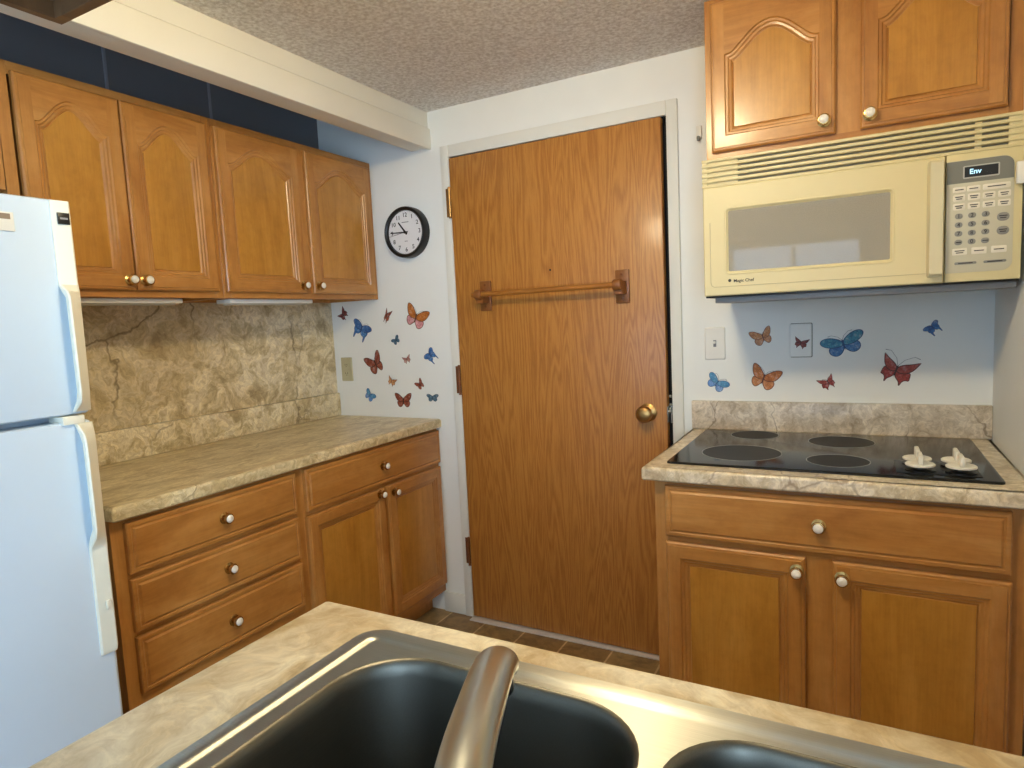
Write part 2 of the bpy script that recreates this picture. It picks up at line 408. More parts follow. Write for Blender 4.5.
B().tube([(-.335, -.066, .005), (-.333, -.066, .005), (.312, -.066, .005), (.314, -.066, .005)], [.008, .0105, .0105, .008], 14).build('rod', wt, tb)

# ------------------------------------------------------------------ cabinets
T = .020
def door_front(wd, h, arch, parent, loc, knob=None, name='door'):
    b = B(); t = T
    rect = lambda i: [(i, i), (wd-i, i), (wd-i, h-i), (i, h-i)]
    P = lambda poly, y: [(x, y, z) for x, z in poly]
    mf = lambda i: 1 if i % 2 == 0 else 0
    b.rings([P(rect(0), 0), P(rect(0), -t+.007), P(rect(.004), -t+.003), P(rect(.009), -t+.0025), P(rect(.010), -t)], 0, True, False, mfun=mf)
    fw = .040
    x0, x1, z0 = fw, wd-fw, fw+.002
    if arch:
        ah = .072; zs = h-arch-ah; N = 26; top = []
        for k in range(N+1):
            u = 1-2*k/N; x = (x0+x1)/2 + u*(x1-x0)/2
            top.append((x, zs + ah*(.5-.5*math.cos(PI*max(0, 1-abs(u)/.90)**.72))))
    else:
        zs = h-fw-.002; top = [(x1, zs), (x0, zs)]
    O = [(x0, z0), (x1, z0)] + top
    i = .010
    b.add(P([(i, i), (x0, i), (x0, h-i), (i, h-i)], -t), [[0, 1, 2, 3]], 0)
    b.add(P([(x1, i), (wd-i, i), (wd-i, h-i), (x1, h-i)], -t), [[0, 1, 2, 3]], 0)
    b.add(P([(x0, i), (x1, i), (x1, z0), (x0, z0)], -t), [[0, 1, 2, 3]], 1)
    tr = [(x0, h-i)] + [(x, z) for x, z in top[::-1]] + [(x1, h-i)]
    for a, c in zip(top[:-1], top[1:]):
        b.add(P([a, (a[0], h-i), (c[0], h-i), c], -t), [[0, 1, 2, 3]], 1)
    nO = len(O)
    mfo = lambda k: 0 if k in (1, nO-1) else 1
    prof = [(0, -t), (.003, -t+.004), (.009, -t+.0045), (.012, -t+.008), (.018, -t+.009), (.022, -t+.013), (.0235, -t+.0135), (.025, -t+.0105)]
    R = [P(offset(O, q), y) for q, y in prof]
    b.rings(R, 0, False, False, mfun=mfo)
    o = b.build(name, WOOD, parent, loc, ang=28)
    pb = B(); ins = offset(O, .025)
    pts = P(ins, -t+.0105); bk = P(ins, -t+.0125)
    pb.rings([bk, pts])
    pb.build('panel', WP, o)
    if knob: make_knob(o, knob[0], -t, knob[1])
    return o
def make_knob(parent, x, y, z):
    b = B()
    b.lathe([(.0165, 0), (.0175, .002), (.013, .004), (.007, .006), (.0065, .014), (.012, .016), (.0155, .018), (.0162, .021), (.0150, .0245), (.0120, .0255)], (x, y, z), (0, -1, 0), 24, 0)
    b.lathe([(.0118, .024), (.0120, .0265), (.0100, .0295), (.006, .0315), (.002, .032)], (x, y, z), (0, -1, 0), 24, 1)
    b.lathe([(.0026, .0316), (.0018, .0328)], (x, y, z), (0, -1, 0), 12, 1)
    return b.build('knob', [BRASS, CERAM], parent)
def drawer_front(wd, h, parent, loc, knob=True):
    b = B(); t = T
    P = lambda i, y: [(i, y, i), (wd-i, y, i), (wd-i, y, h-i), (i, y, h-i)]
    b.rings([P(0, 0), P(0, -t+.006), P(.003, -t+.003), P(.011, -t+.0025), P(.013, -t+.0045), P(.016, -t+.0045), P(.021, -t)], 1)
    o = b.build('drawer', WOOD, parent, loc, ang=28)
    if knob: make_knob(o, wd/2, -t, h/2)
    return o
def face_frame(parent, d, wd, z0, z1, stiles, rails, t=.02):
    """stiles: (x0,x1,z0,z1) upright boards; rails: the same lying ones"""
    b = B()
    for x0, x1, a, c in stiles: b.box((x0, -d, a), (x1, -d+t, c), .0006, 0, 1)
    for x0, x1, a, c in rails: b.box((x0, -d+.0002, a), (x1, -d+t, c), .0006, 1, 1)
    return b.build('face_frame', WOOD, parent)
def carcass(parent, d, wd, z0, z1, toe=0, t=.02, under=0):
    b = B()
    if toe:
        b.box((0, -d+t, z0+toe), (wd, 0, z1), .0008, 0).box((.004, -d+t+.06, z0), (wd-.004, -.01, z0+toe), 0, 0)
    else:
        b.box((0, -d+t, z0+under), (wd, 0, z1), .0008, 0)
        if under:
            b.box((0, -d+t, z0), (.016, 0, z0+under)).box((wd-.016, -d+t, z0), (wd, 0, z0+under)).box((.016, -.02, z0), (wd-.016, -.001, z0+under))
    return b.build('carcass', WOOD, parent)

# left base units, fronts face +x
def left(y0): return (XL+.002, y0, 0)
BD = .5926  # face frame distance from the wall
g = 'honey maple base cabinets'
cab = thing('base_cabinet', 'honey maple base cabinet with three drawers beside the white refrigerator', 'cabinet', left(-1.472), PI/2, g)
W1 = .647
carcass(cab, BD, W1, 0, .8745, .10); face_frame(cab, BD, W1, 0, 0, [(0, .040, .10, .8745), (W1-.030, W1, .10, .8745)], [(.040, W1-.030, .855, .8745), (.040, W1-.030, .10, .395), (.04, W1-.03, .70, .73), (.04, W1-.03, .545, .57)])
for z0, z1 in ((.722, .861), (.563, .707), (.392, .547)):
    drawer_front(.579, z1-z0, cab, (.033, -BD, z0))
cab = thing('base_cabinet', 'honey maple base cabinet of one drawer over two doors by the oak door', 'cabinet', left(-.825), PI/2, g)
W2 = .821
carcass(cab, BD, W2, 0, .8745, .10)
face_frame(cab, BD, W2, 0, 0, [(0, .022, .10, .8745), (W2-.02, W2, .10, .8745), (.395, .455, .10, .69)], [(.022, W2-.02, .848, .8745), (.022, W2-.02, .10, .16), (.022, W2-.02, .68, .73)])
drawer_front(.808, .150, cab, (.008, -BD, .712))
door_front(.412, .555, False, cab, (.004, -BD, .140), (.379, .538-.001))
door_front(.380, .555, False, cab, (.434, -BD, .140), (.036, .525))
# right base unit under the cooktop, front faces -y
cab = thing('base_cabinet', 'honey maple base cabinet with one wide drawer and two doors under the cooktop', 'cabinet', (.756, -.002, 0), 0, g)
W3 = .850; BR = .618
carcass(cab, BR, W3, 0, .8745, .10)
face_frame(cab, BR, W3, 0, 0, [(0, .035, .10, .8745), (W3-.035, W3, .10, .8745), (.385, .462, .10, .70)], [(.035, W3-.035, .855, .8745), (.035, W3-.035, .10, .16), (.035, W3-.035, .69, .73)])
drawer_front(.786, .146, cab, (.032, -BR, .716))
door_front(.361, .560, False, cab, (.032, -BR, .138), (.342, .526))
door_front(.365, .560, False, cab, (.456, -BR, .138), (.022, .522))

# left wall units
UD = .3056; UZ0, UZ1 = 1.470, 2.0905
g = 'honey maple wall cabinets'
def wall_unit(label, y0, wd, doors, z0=UZ0, rail=.03, knobs=True, stile=True):
    c = thing('wall_cabinet', label, 'cabinet', left(y0), PI/2, g)
    carcass(c, UD, wd, z0, UZ1, 0, under=.018)
    st = [(0, .03, z0, UZ1), (wd-.03, wd, z0, UZ1)]
    if len(doors) == 2: st.append((doors[0][1]-.02, doors[1][0]+.02, z0+.02, UZ1-.02))
    face_frame(c, UD, wd, 0, 0, st, [(.03, wd-.03, z0, z0+.035), (.03, wd-.03, UZ1-.035, UZ1)])
    for k, (a, e) in enumerate(doors):
        kx = (e-a-.021) if k == 0 else .023
        door_front(e-a, UZ1-.027-(z0+.022), .046, c, (a, -UD, z0+.022), (kx, .030) if knobs else None)
    return c
wall_unit('maple wall cabinet with a pair of arched doors meeting edge to edge, nearer the refrigerator', -1.478, .634, [(.035, .3135), (.3185, .610)])
wall_unit('maple wall cabinet with two arched doors and a stile between, nearest the clock', -.842, .836, [(.008, .382), (.422, .809)])
wall_unit('maple wall cabinet over the refrigerator, cut off by the left edge of the photo', -2.36, .880, [(.02, .42), (.44, .860)], z0=1.75)
# right wall unit over the microwave
cab = thing('wall_cabinet', 'brightly lit maple wall cabinet with arched doors above the microwave', 'cabinet', (.8575, -.002, 0), 0, g)
W4 = .766; RD = .3235; z0 = 1.784; z1 = ZC-.001
carcass(cab, RD, W4, z0, z1)
face_frame(cab, RD, W4, 0, 0, [(0, .03, z0, z1), (W4-.03, W4, z0, z1), (.34, .42, z0+.03, z1-.03)], [(.03, W4-.03, z0, z0+.04), (.03, W4-.03, z1-.04, z1)])
door_front(.332, .425, .079, cab, (.0185, -RD, 1.814), (.304, .036))
door_front(.322, .425, .079, cab, (.4105, -RD, 1.814), (.023, .033))
# unit hung over the peninsula, seen from below at the top left
cab = thing('wall_cabinet', 'cabinet in shade-darkened maple hung from the ceiling over the sink, its underside corner showing at top left', 'cabinet', (1.55, -2.0, 0), PI, g)
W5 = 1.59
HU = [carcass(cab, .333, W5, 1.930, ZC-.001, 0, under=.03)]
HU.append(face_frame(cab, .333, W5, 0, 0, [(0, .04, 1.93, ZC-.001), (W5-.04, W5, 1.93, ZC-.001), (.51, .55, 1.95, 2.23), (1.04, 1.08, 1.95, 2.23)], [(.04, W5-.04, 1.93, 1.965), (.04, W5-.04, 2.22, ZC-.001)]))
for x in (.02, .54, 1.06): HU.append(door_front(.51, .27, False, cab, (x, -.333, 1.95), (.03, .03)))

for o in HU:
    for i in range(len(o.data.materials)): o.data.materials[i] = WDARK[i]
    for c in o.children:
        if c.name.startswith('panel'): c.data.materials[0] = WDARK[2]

# ------------------------------------------------------------------ worktops and splashbacks
def worktop(outline, z0, z1, r=.011, holes=(), mat=MARB):
    b = B(); P = lambda poly, z: [(x, y, z) for x, y in poly]
    prof = [(r*.35, z0), (0, z0+r*.35)] + [(r*(1-math.cos(a)), z1-r+r*math.sin(a)) for a in (0, PI/8, PI/4, 3*PI/8, PI/2)]
    b.rings([P(offset(outline, i), z) for i, z in prof], 0, False, False)
    hs = [list(h) for h in holes]
    fill_loops(b, [offset(outline, r)] + hs, z1); fill_loops(b, [offset(outline, r*.35)] + hs, z0)
    for h in hs: b.rings([P(h, z0), P(h, z1)], 0, False, False)
    return b
ZT = .914
o = worktop(rrect(XL+.002, -1.478, -.4017, -.001, [.002, .006, .012, .002], 3), .8755, ZT).build('worktop', marble('marble_laminate_left', '#C8B78E', '#AC976C', '#E0D3AE', '#7C6644', streak=(2.2, .8, 1)))
tag(o, 'long beige marble-look worktop on the left cabinets', 'worktop', 'marble-look worktops')
o = worktop(rrect(.7263, -.654, XR-.001, -.001, [.008, .002, .002, .002], 3), .8755, ZT).build('worktop', MARB)
tag(o, 'short beige marble-look worktop holding the black cooktop', 'worktop', 'marble-look worktops')
SX0, SX1, SY1, SY0 = .657, 1.497, -1.717, -2.276
o = worktop(rrect(.5221, -2.355, XR-.001, -1.6674, [.012, .002, .002, .012], 4), .8755, ZT, holes=[rrect(SX0+.012, SY0+.012, SX1-.012, SY1-.012, .03, 4)]).build('worktop', marble('marble_laminate_peninsula', '#C6B492', '#A58A60', '#DCD0B4', '#86704A', vs=.5, fleck=.4, patchy=.75))
tag(o, 'marble-look peninsula worktop around the steel sink in the foreground', 'worktop', 'marble-look worktops')
o = B().box((XL+.001, -1.474, .9145), (XL+.021, -.001, 1.026), .003).build('backsplash', MARBW)
tag(o, 'low beige marble-look upstand at the back of the left worktop', 'backsplash', 'marble-look upstands')
o = B().box((XL+.0005, -1.474, 1.0265), (XL+.006, -.001, 1.4695), .001).build('wall_panel', marble('marble_laminate_panel', '#CEBE96', '#A8946E', '#EADFC2', '#6A5636', vs=.8))
tag(o, 'tall beige marble-look wall panel under the left wall cabinets', 'wall panel')
o = B().box((.7263, -.020, .9145), (XR-.001, -.001, 1.0176), .003).build('backsplash', marble('marble_laminate_shaded', '#C9BCA8', '#A99A86', '#E0D6C6', '#75614C'))  # greyer than the worktops: shadow put into its colour
tag(o, 'low shade-greyed marble-look upstand behind the black cooktop', 'backsplash', 'marble-look upstands')

# peninsula base (open box so that the bowls hang free inside)
pen = thing('peninsula_cabinet', 'maple peninsula base carrying the sink worktop, hidden below the foreground', 'cabinet', (0, 0, 0))
B().box((.56, -1.695, .09), (XR-.004, -1.677, .875), .001, 1).build('kitchen_side_panel', WOOD, pen)
B().box((.56, -2.335, .0), (XR-.004, -2.317, .875), .001, 1).build('dining_side_panel', WOOD, pen)
B().box((.545, -2.335, 0), (.5595, -1.677, .875), .001).build('end_panel', WOOD, pen)
B().box((.56, -1.76, 0), (XR-.004, -1.745, .09)).build('plinth', WOOD, pen)

# ------------------------------------------------------------------ sink and faucet
sk = thing('kitchen_sink', 'double bowl stainless steel sink set in the peninsula worktop', 'sink', (1.077, -1.99, ZT))
ox, oy, oz = 1.077, -1.99, ZT
L2 = lambda poly, z: [(x-ox, y-oy, z-oz) for x, y in poly]
out = rrect(SX0, SY0, SX1, SY1, .038, 8)
b1 = rrect(.706, -2.165, 1.089, -1.756, [.085, .085, .095, .095], 10)
b2 = rrect(1.109, -2.165, 1.449, -1.756, [.085, .085, .095, .085], 10)
b = B()
b.rings([L2(offset(out, i), z) for i, z in ((0, .9143), (.0008, .9165), (.003, .9182), (.020, .9190), (.0235, .9185), (.0265, .9165), (.029, .9152), (.032, .9150))], 0, False, False)
b.box((SX0+.014-ox, SY0+.014-oy, .9145-oz-.004), (SX0+.0142-ox, SY0+.016-oy, .9145-oz-.003))
fill_loops(b, [[(x-ox, y-oy) for x, y in offset(out, .032)], [(x-ox, y-oy) for x, y in b1], [(x-ox, y-oy) for x, y in b2]], .9150-oz)
b.build('sink_rim', STEEL, sk, ang=50)
for q, cx in ((b1, .8975), (b2, 1.279)):
    b = B(); cy = -1.96; n = len(q)
    pr = [(-.0002, .9150), (.0025, .9143), (.005, .912), (.0075, .907), (.0105, .895), (.018, .775), (.024, .755), (.036, .742), (.055, .737)]
    R = [L2(offset(q, i), z) for i, z in pr]
    ring = [(cx + .043*(p[0]+ox-cx)/math.hypot(p[0]+ox-cx, p[1]+oy-cy) - ox, cy + .043*(p[1]+oy-cy)/math.hypot(p[0]+ox-cx, p[1]+oy-cy) - oy, .731-oz) for p in R[-1]]
    b.rings(R + [ring], 0, False, False)
    bo = b.build('bowl', STEELB, sk, ang=50)
    dr = B().lathe([(.0445, -.002), (.044, .0015), (.037, .0022), (.034, -.003), (.030, -.006), (.004, -.006), (.004, .004), (.0, .004)], (cx-ox, cy-oy, .7325-oz), n=32, cap0=False)
    for k in range(10):
        a = 2*PI*k/10; dr.lathe([(.0035, -.0062), (.0035, -.0055)], (cx-ox+.020*math.cos(a), cy-oy+.020*math.sin(a), .7325-oz), n=8, mi=1)
    dr.build('drain', [CHROME, VOID], bo)
FX, FY, FZ = 1.117, -2.218, .9156
fc = thing('kitchen_faucet', 'brushed nickel faucet whose spout reaches over the left sink bowl', 'faucet', (FX, FY, FZ))
F = lambda x, y, z: (x-FX, y-FY, z-FZ)
B().rings([[(x, y, z) for x, y in offset(rrect(-.100, -.022, .100, .022, .021, 6), i)] for i, z in ((0, 0), (0, .004), (.003, .008), (.010, .010))]).build('base_plate', CHROME, fc)
B().lathe([(.022, .009), (.022, .020), (.0205, .026), (.0200, .070), (.021, .074), (.021, .082), (.017, .090)], n=28).build('body', CHROME, fc)
ctl = [F(*p) for p in ((FX, FY, .985), (FX, FY, 1.01), (1.114, -2.205, 1.038), (1.098, -2.165, 1.062), (1.062, -2.090, 1.072), (1.029, -2.013, 1.065), (1.004, -1.955, 1.053), (.991, -1.925, 1.041), (.984, -1.910, 1.028))]
path = []
for k in range(len(ctl)-1):
    p0, p1, p2, p3 = (Vector(ctl[max(0, min(len(ctl)-1, k+q))]) for q in (-1, 0, 1, 2))
    for j in range(5):
        t = j/5; path.append(.5*((2*p1) + (p2-p0)*t + (2*p0-5*p1+4*p2-p3)*t*t + (3*p1-p0-3*p2+p3)*t**3))
path.append(Vector(ctl[-1])); NP = len(path)
rad = [.0165 + .0022*min(1, k/(NP-6)) for k in range(NP-4)] + [.0186, .0178, .0160, .0125]
sp = B().tube(path, rad, 28, 0, .78).build('spout', CHROME, fc, ang=60)
tip = path[-5]
B().lathe([(.0125, .000), (.0125, .028), (.0105, .031), (.009, .029)], tip, (-.10, .22, -1), 20).build('aerator', BLACK, sp)
lv = B().lathe([(.0195, .091), (.0205, .096), (.0185, .112), (.010, .118)], n=24).tube([(.004, -.008, .108), (.045, -.018, .116), (.088, -.026, .124)], [.008, .0075, .006], 12, 0, .6)
lv.build('lever', CHROME, fc)

# ------------------------------------------------------------------ cooktop
ck = thing('cooktop', 'black glass electric cooktop with four burners set in the right worktop', 'cooktop', (1.175, -.324, ZT))
ox, oy = 1.175, -.324
out = [(x-ox, y-oy) for x, y in rrect(.7835, -.5958, 1.5669, -.0523, .012, 4)]
B().rings([[(x, y, z) for x, y in offset(out, i)] for i, z in ((0, .0003), (0, .0045), (.002, .006), (.005, .0065))]).build('glass_top', GLASSB, ck)
for x, y, r in ((.962, -.424, .112), (1.219, -.463, .079), (.960, -.130, .076), (1.220, -.188, .093)):
    c = (x-ox, y-oy, .0066)
    B().lathe([(r-.003, 0), (r-.003, .0003)], c, n=56).lathe([(r-.002, 0), (r-.002, .0005), (r, .0005), (r, 0)], c, n=56, mi=1, cap0=False, cap1=False).build('burner', [BURN, BRING], ck)
B().box((1.352-ox, -.563-oy, .0066), (1.528-ox, -.415-oy, .008), .0006).build('knob_plate', BLACK, ck)
for x, y in ((1.402, -.455), (1.486, -.455), (1.404, -.525), (1.489, -.525)):
    k = B().lathe([(.034, .008), (.034, .011), (.016, .0125), (.014, .020)], (x-ox, y-oy, 0), n=28, mi=1)
    k.lathe([(.029, .0195), (.0322, .0205), (.0328, .0240), (.0305, .0262), (.018, .027)], (x-ox, y-oy, 0), n=28, mi=0)
    k.box((x-ox-.0052, y-oy-.029, .026), (x-ox+.0052, y-oy+.029, .050), .003, 0)
    k.build('control_knob', [KNOBW, BLACK], ck)

# ------------------------------------------------------------------ microwave
mw = thing('microwave', 'cream over-the-range microwave hung under the right wall cabinet', 'microwave', (.858, -.002, 1.384))
MX, MY, MZ = .858, -.002, 1.384
Q = lambda x, y, z: (x-MX, y-MY, z-MZ)
YF = -.400
B().box(Q(.860, -.372, 1.386), Q(1.613, -.003, 1.7825), .003).build('housing', CREAM, mw)
b = B().box(Q(.862, -.394, 1.3805), Q(1.613, -.015, 1.3858), .001, 1)
b.box(Q(.885, -.372, 1.3645), Q(1.612, -.05, 1.3810), .002)
b.build('underside', [plain('grey_enamel_underside', '#8A8A8C', .4), BLACK], mw)
# vent grille: dark slots between cream slats
vg = B().box(Q(.859, -.384, 1.7035), Q(1.614, -.3725, 1.7825), .001, 1)
for k in range(6):
    z = 1.7055 + k*.01465
    vg.box(Q(.857, YF+.001, z-.0041), Q(1.6155, -.380, z+.0041), .0018, 0)
for a, e in ((.858, .872), (1.585, 1.615)): 
    for k in range(5): vg.box(Q(a, YF+.005, 1.7085+k*.01465), Q(e, -.381, 1.7178+k*.01465), .001, 0)
for a, e in ((.872, .957), (1.518, 1.532)): vg.box(Q(a, -.3905, 1.705), Q(e, -.382, 1.781), .0005, 0)
vg.build('vent_grille', [CREAM, plain('vent_dark', '#8A8678', .7)], mw)
# door
WX0, WX1, WZ0, WZ1 = .931, 1.337, 1.457, 1.628
dm = B(); P = lambda poly, y: [Q(x, y, z) for x, z in poly]
O = rrect(.859, 1.3855, 1.4575, 1.7015, .003, 2); I = rrect(WX0-.012, WZ0-.012, WX1+.012, WZ1+.012, .012, 2)
dm.rings([P(O, -.373), P(O, YF+.003), P(offset(O, .003), YF)], 0, True, False)
k = len(O)
ins = offset(O, .003)
tmp = bmesh.new(); es = []
for Lp in (ins, I):
    vs = [tmp.verts.new(Q(x, YF, z)) for x, z in Lp]; es += [tmp.edges.new((vs[i], vs[(i+1) % len(vs)])) for i in range(len(vs))]
bmesh.ops.triangle_fill(tmp, use_beauty=True, edges=es); dm.bm(tmp)
dm.rings([P(I, YF), P(offset(I, .002), YF-.0015), P(offset(I, .005), YF-.001), P(offset(I, .011), YF+.007), P(offset(I, .014), YF+.008)], 0, False, False)
# fine border line moulded low on the door
ln = [(.8785, 1.60), (.8785, 1.424), (.8815, 1.4155), (.889, 1.4115), (1.4545, 1.4115)]
dm.tube([Q(x, YF-.0001, z) for x, z in ln], .0009, 6, 1, upv=(0, 1, 0))
md = dm.build('door', [CREAM, plain('cream_line', '#B7AB86', .5)], mw)
B().box(Q(WX0-.003, YF+.006, WZ0-.003), Q(WX1+.003, YF+.012, WZ1+.003)).build('window', WINM, md)
hb = B().rings([[Q(x, y, z) for x, y in pr] for z, pr in ((1.402, [(1.421, YF), (1.455, YF), (1.452, YF-.020), (1.425, YF-.020)]), (1.408, [(1.419, YF), (1.456, YF), (1.452, YF-.026), (1.424, YF-.026)]), (1.684, [(1.419, YF), (1.456, YF), (1.452, YF-.026), (1.424, YF-.026)]), (1.690, [(1.421, YF), (1.455, YF), (1.452, YF-.020), (1.425, YF-.020)]))])
hb.build('handle', CREAMD, md)
lg = B().mesh(text_mesh('Magic Chef', .0125), lambda c: Q(.9715+c.x, YF-.0004-c.z, 1.4265+c.y))
lg.lathe([(.0045, 0), (.0045, .0006)], Q(.9325, YF, 1.4285), (0, -1, 0), 12)
lg.build('logo', INK, md)
# control side
cp = B().box(Q(1.4595, YF, 1.3855), Q(1.6145, -.373, 1.7015), .003).build('control_panel', CREAM, mw)
pz = rrect(1.4605, 1.408, 1.597, 1.684, [.002, .022, .022, .002], 5)
B().rings([P(pz, YF-.0002), P(pz, YF-.0010), P(offset(pz, .0008), YF-.0014)]).build('key_sheet', PANELW, cp)
gz = rrect(1.4605, 1.629, 1.596, 1.683, [.001, .001, .021, .001], 5)
B().rings([P(gz, YF-.0014), P(gz, YF-.0020)]).build('display_surround', GREYP, cp)
dp = rrect(1.494, 1.6385, 1.568, 1.6695, .003, 3)
dd = B().rings([P(dp, YF-.0020), P(dp, YF-.0032)], 1).rings([P(offset(dp, .003), YF-.0030), P(offset(dp, .003), YF-.0036)], 0)
dd.mesh(text_mesh('Env', .017), lambda c: Q(1.519+c.x, YF-.0039-c.z, 1.654+c.y), 2)
dd.build('display', [BLACK, plain('display_bezel', '#B4B4AE', .4), LCD], cp)
def key(x, z, wd, h, r, mat, txt=None, bars=0):
    k = B(); q = rrect(x-wd/2, z-h/2, x+wd/2, z+h/2, r, 4)
    k.rings([P(q, YF-.0012), P(q, YF-.0022), P(offset(q, .0006), YF-.0026)])
    if txt: k.mesh(text_mesh(txt, h*.95, .0002), lambda c: Q(x+c.x, YF-.0028-c.z, z+c.y), 1)
    for i in range(bars):
        zz = z + (0 if bars == 1 else (.0022 if i == 0 else -.0026)); ww = wd*(.66 if i == 0 else .5)
        k.box(Q(x-ww/2, YF-.0029, zz-.0012), Q(x+ww/2, YF-.0025, zz+.0012), 0, 1)
    k.build('button', [mat, INK], cp)
KL = plain('pale_key', '#E4DECE', .45, var=.01); KG = plain('grey_key', '#8B8A86', .5)
kd = lambda z: (z-1.545)*0
for x, wd in ((1.487, .027), (1.5165, .027), (1.5625, .055)): key(x, 1.6135, wd, .0135, .003, KL, None, 1)
for z in (1.5935, 1.5715):
    for x in (1.487, 1.5175, 1.548, 1.5785): key(x, z, .025, .016, .003, KL, None, 2)
for r_, row in enumerate(('123', '456', '789', ' 0 ')):
    for c_, ch in enumerate(row): key(1.487+c_*.0275, 1.5485-r_*.0215, .0165, .0135, .0066, KG, ch if ch != ' ' else None, 0 if ch != ' ' else 1)
for z in (1.538, 1.505): key(1.577, z, .025, .0205, .010, KG, None, 2)
for x in (1.490, 1.530, 1.570): key(x, 1.4605, .031, .017, .002, KL, None, 2 if x < 1.5 else 1)
for x in (1.5025, 1.5625): key(x, 1.4315, .046, .0065, .0031, KG, None, 1)

# ------------------------------------------------------------------ refrigerator
fr = thing('refrigerator', 'white top-freezer refrigerator at the left edge', 'refrigerator', (XL+.02, -2.335, 0), PI/2)
FW = .735; FD = (-.2135 - (XL+.02))           # width, depth to the door face
FT = 1.640
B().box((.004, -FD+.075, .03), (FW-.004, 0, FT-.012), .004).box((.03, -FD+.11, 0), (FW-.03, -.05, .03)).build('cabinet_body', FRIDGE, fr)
def fdoor(z0, z1, name):
    q = rrect(0, -FD, FW, -FD+.068, [.012, .012, .003, .003], 4)
    b = B().rings([[(x, y, z) for x, y in offset(q, i)] for i, z in ((.006, z0), (.001, z0+.003), (0, z0+.008), (0, z1-.008), (.001, z1-.003), (.006, z1))])
    b.box((.012, -FD+.066, z0+.012), (FW-.012, -FD+.076, z1-.012), 0, 1)
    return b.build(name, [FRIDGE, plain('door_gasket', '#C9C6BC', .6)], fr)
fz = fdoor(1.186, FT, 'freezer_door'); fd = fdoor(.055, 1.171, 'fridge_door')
def fhandle(par, prof, x0=FW-.037, x1=FW-.0015):
    """prof: (z, how far the inner lip stands out, the same at the outer edge, lip thickness) from one end to the other"""
    rr = []
    for z, yl, yr, t in prof:
        lb = max(-.001, yl-t)
        rr.append([(x, -FD-y, z) for x, y in ((x0, yl-.003), (x0+.003, yl), (x1-.004, yr+.001), (x1, yr-.003), (x1, -.002), (x1-.010, -.002), (x1-.013, max(-.001, min(lb, yr-.004))), (x0, lb))])
    b = B(); b.rings(rr)
    return b.build('handle', [HANDLE], par)
h1 = fhandle(fz, [(1.637, .006, .010, .02), (1.47, .006, .011, .02), (1.462, .008, .012, .02), (1.448, .030, .014, .02), (1.435, .036, .014, .013), (1.235, .037, .010, .012), (1.215, .034, .008, .016), (1.192, .006, .006, .02)])
B().box((FW-.029, -FD-.0125, 1.588), (FW-.006, -FD-.0085, 1.612), .0005, 0).box((FW-.025, -FD-.0129, 1.598), (FW-.010, -FD-.0124, 1.602), 0, 1).build('badge', [BLACK, INKG], h1)
h2 = fhandle(fd, [(1.166, .006, .006, .02), (1.145, .030, .010, .016), (1.125, .036, .012, .013), (.935, .036, .010, .012), (.915, .030, .010, .02), (.892, .008, .011, .02), (.88, .006, .010, .02), (.655, .006, .009, .02), (.642, .003, .004, .02)])
B().box((FW-.020, -FD-.0135, .745), (FW-.010, -FD-.0095, .765), .001).build('clip', HANDLE, h2)
B().box((FW-.062, -FD-.007, 1.166), (FW-.018, -FD+.05, 1.184), .002).build('hinge_cover', HANDLE, fr)
cd = tag(B().box((-.2130, -1.84, 1.566), (-.2105, -1.706, 1.603), .0005).box((-.2107, -1.83, 1.589), (-.2101, -1.712, 1.600), 0, 1).build('magnet_card', [PLATE, plain('card_print', '#8E7A66', .6)]), 'small white magnetic card with a brown band on the freezer door', 'magnet card')

# ------------------------------------------------------------------ under-cabinet lights
for y0, y1, lb in ((-1.40, -.985, 'long pale under-cabinet light strip nearer the refrigerator'), (-.80, -.395, 'pale under-cabinet light strip nearer the clock')):
    u = thing('under_cabinet_light', lb, 'light fixture', (-.775, y0, 1.4695), 0, 'under-cabinet lights')
    L_ = y1-y0
    B().box((-.045, 0, -.016), (.030, L_, -.0005), .003).build('housing', PLATE, u)
    B().box((-.035, .02, -.021), (.020, L_-.02, -.0155), .002).build('diffuser', plain('dull_diffuser', '#B9B4A8', .4), u)
    B().box((-.01, L_, -.013), (.012, L_+.012, -.003), .002).build('switch', BLACK, u)

# ------------------------------------------------------------------ wall plates, clock, small things
sw = thing('light_switch', 'white toggle light switch on the wall right of the oak door', 'light switch', (.8105, 0, 1.225))
B().rings([[(x, y, z) for x, z in offset(rrect(-.036, -.058, .036, .058, .004, 3), i)] for i, y in ((0, -.0003), (0, -.003), (.003, -.006))]).build('plate', PLATE, sw)
B().box((-.005, -.0075, -.012), (.005, -.0055, .012), .0005, 1).box((-.0035, -.017, .000), (.0035, -.006, .008), .001, 0).build('toggle', [PLATE, INKG], sw)
pl = thing('blank_plate', 'blank white cover plate under the microwave with a tiny dark red butterfly', 'cover plate', (1.093, 0, 1.229))
pb = B().rings([[(x, y, z) for x, z in offset(rrect(-.034, -.056, .034, .056, .004, 3), i)] for i, y in ((0, -.0035), (0, -.0075), (.002, -.009))])
for zz in (-.042, .042): pb.lathe([(.0025, 0), (.002, .0008)], (0, -.009, zz), (0, -1, 0), 10)
pb.build('plate', WALL, pl)
B().rings([[(x, y, z) for x, z in rrect(-.0325, -.0580, .0362, .0578, .004, 3)] for y in (-.0003, -.0036)]).build('shadow_outline', GREYP, pl)  # grey rim stands in for the shadow line around the plate
ot = thing('wall_outlet', 'almond double wall outlet in the corner by the marble panel', 'outlet', (-.948, 0, 1.142))
B().rings([[(x, y, z) for x, z in offset(rrect(-.035, -.058, .035, .058, .004, 3), i)] for i, y in ((0, -.0003), (0, -.003), (.003, -.006))]).build('plate', ALMOND, ot)
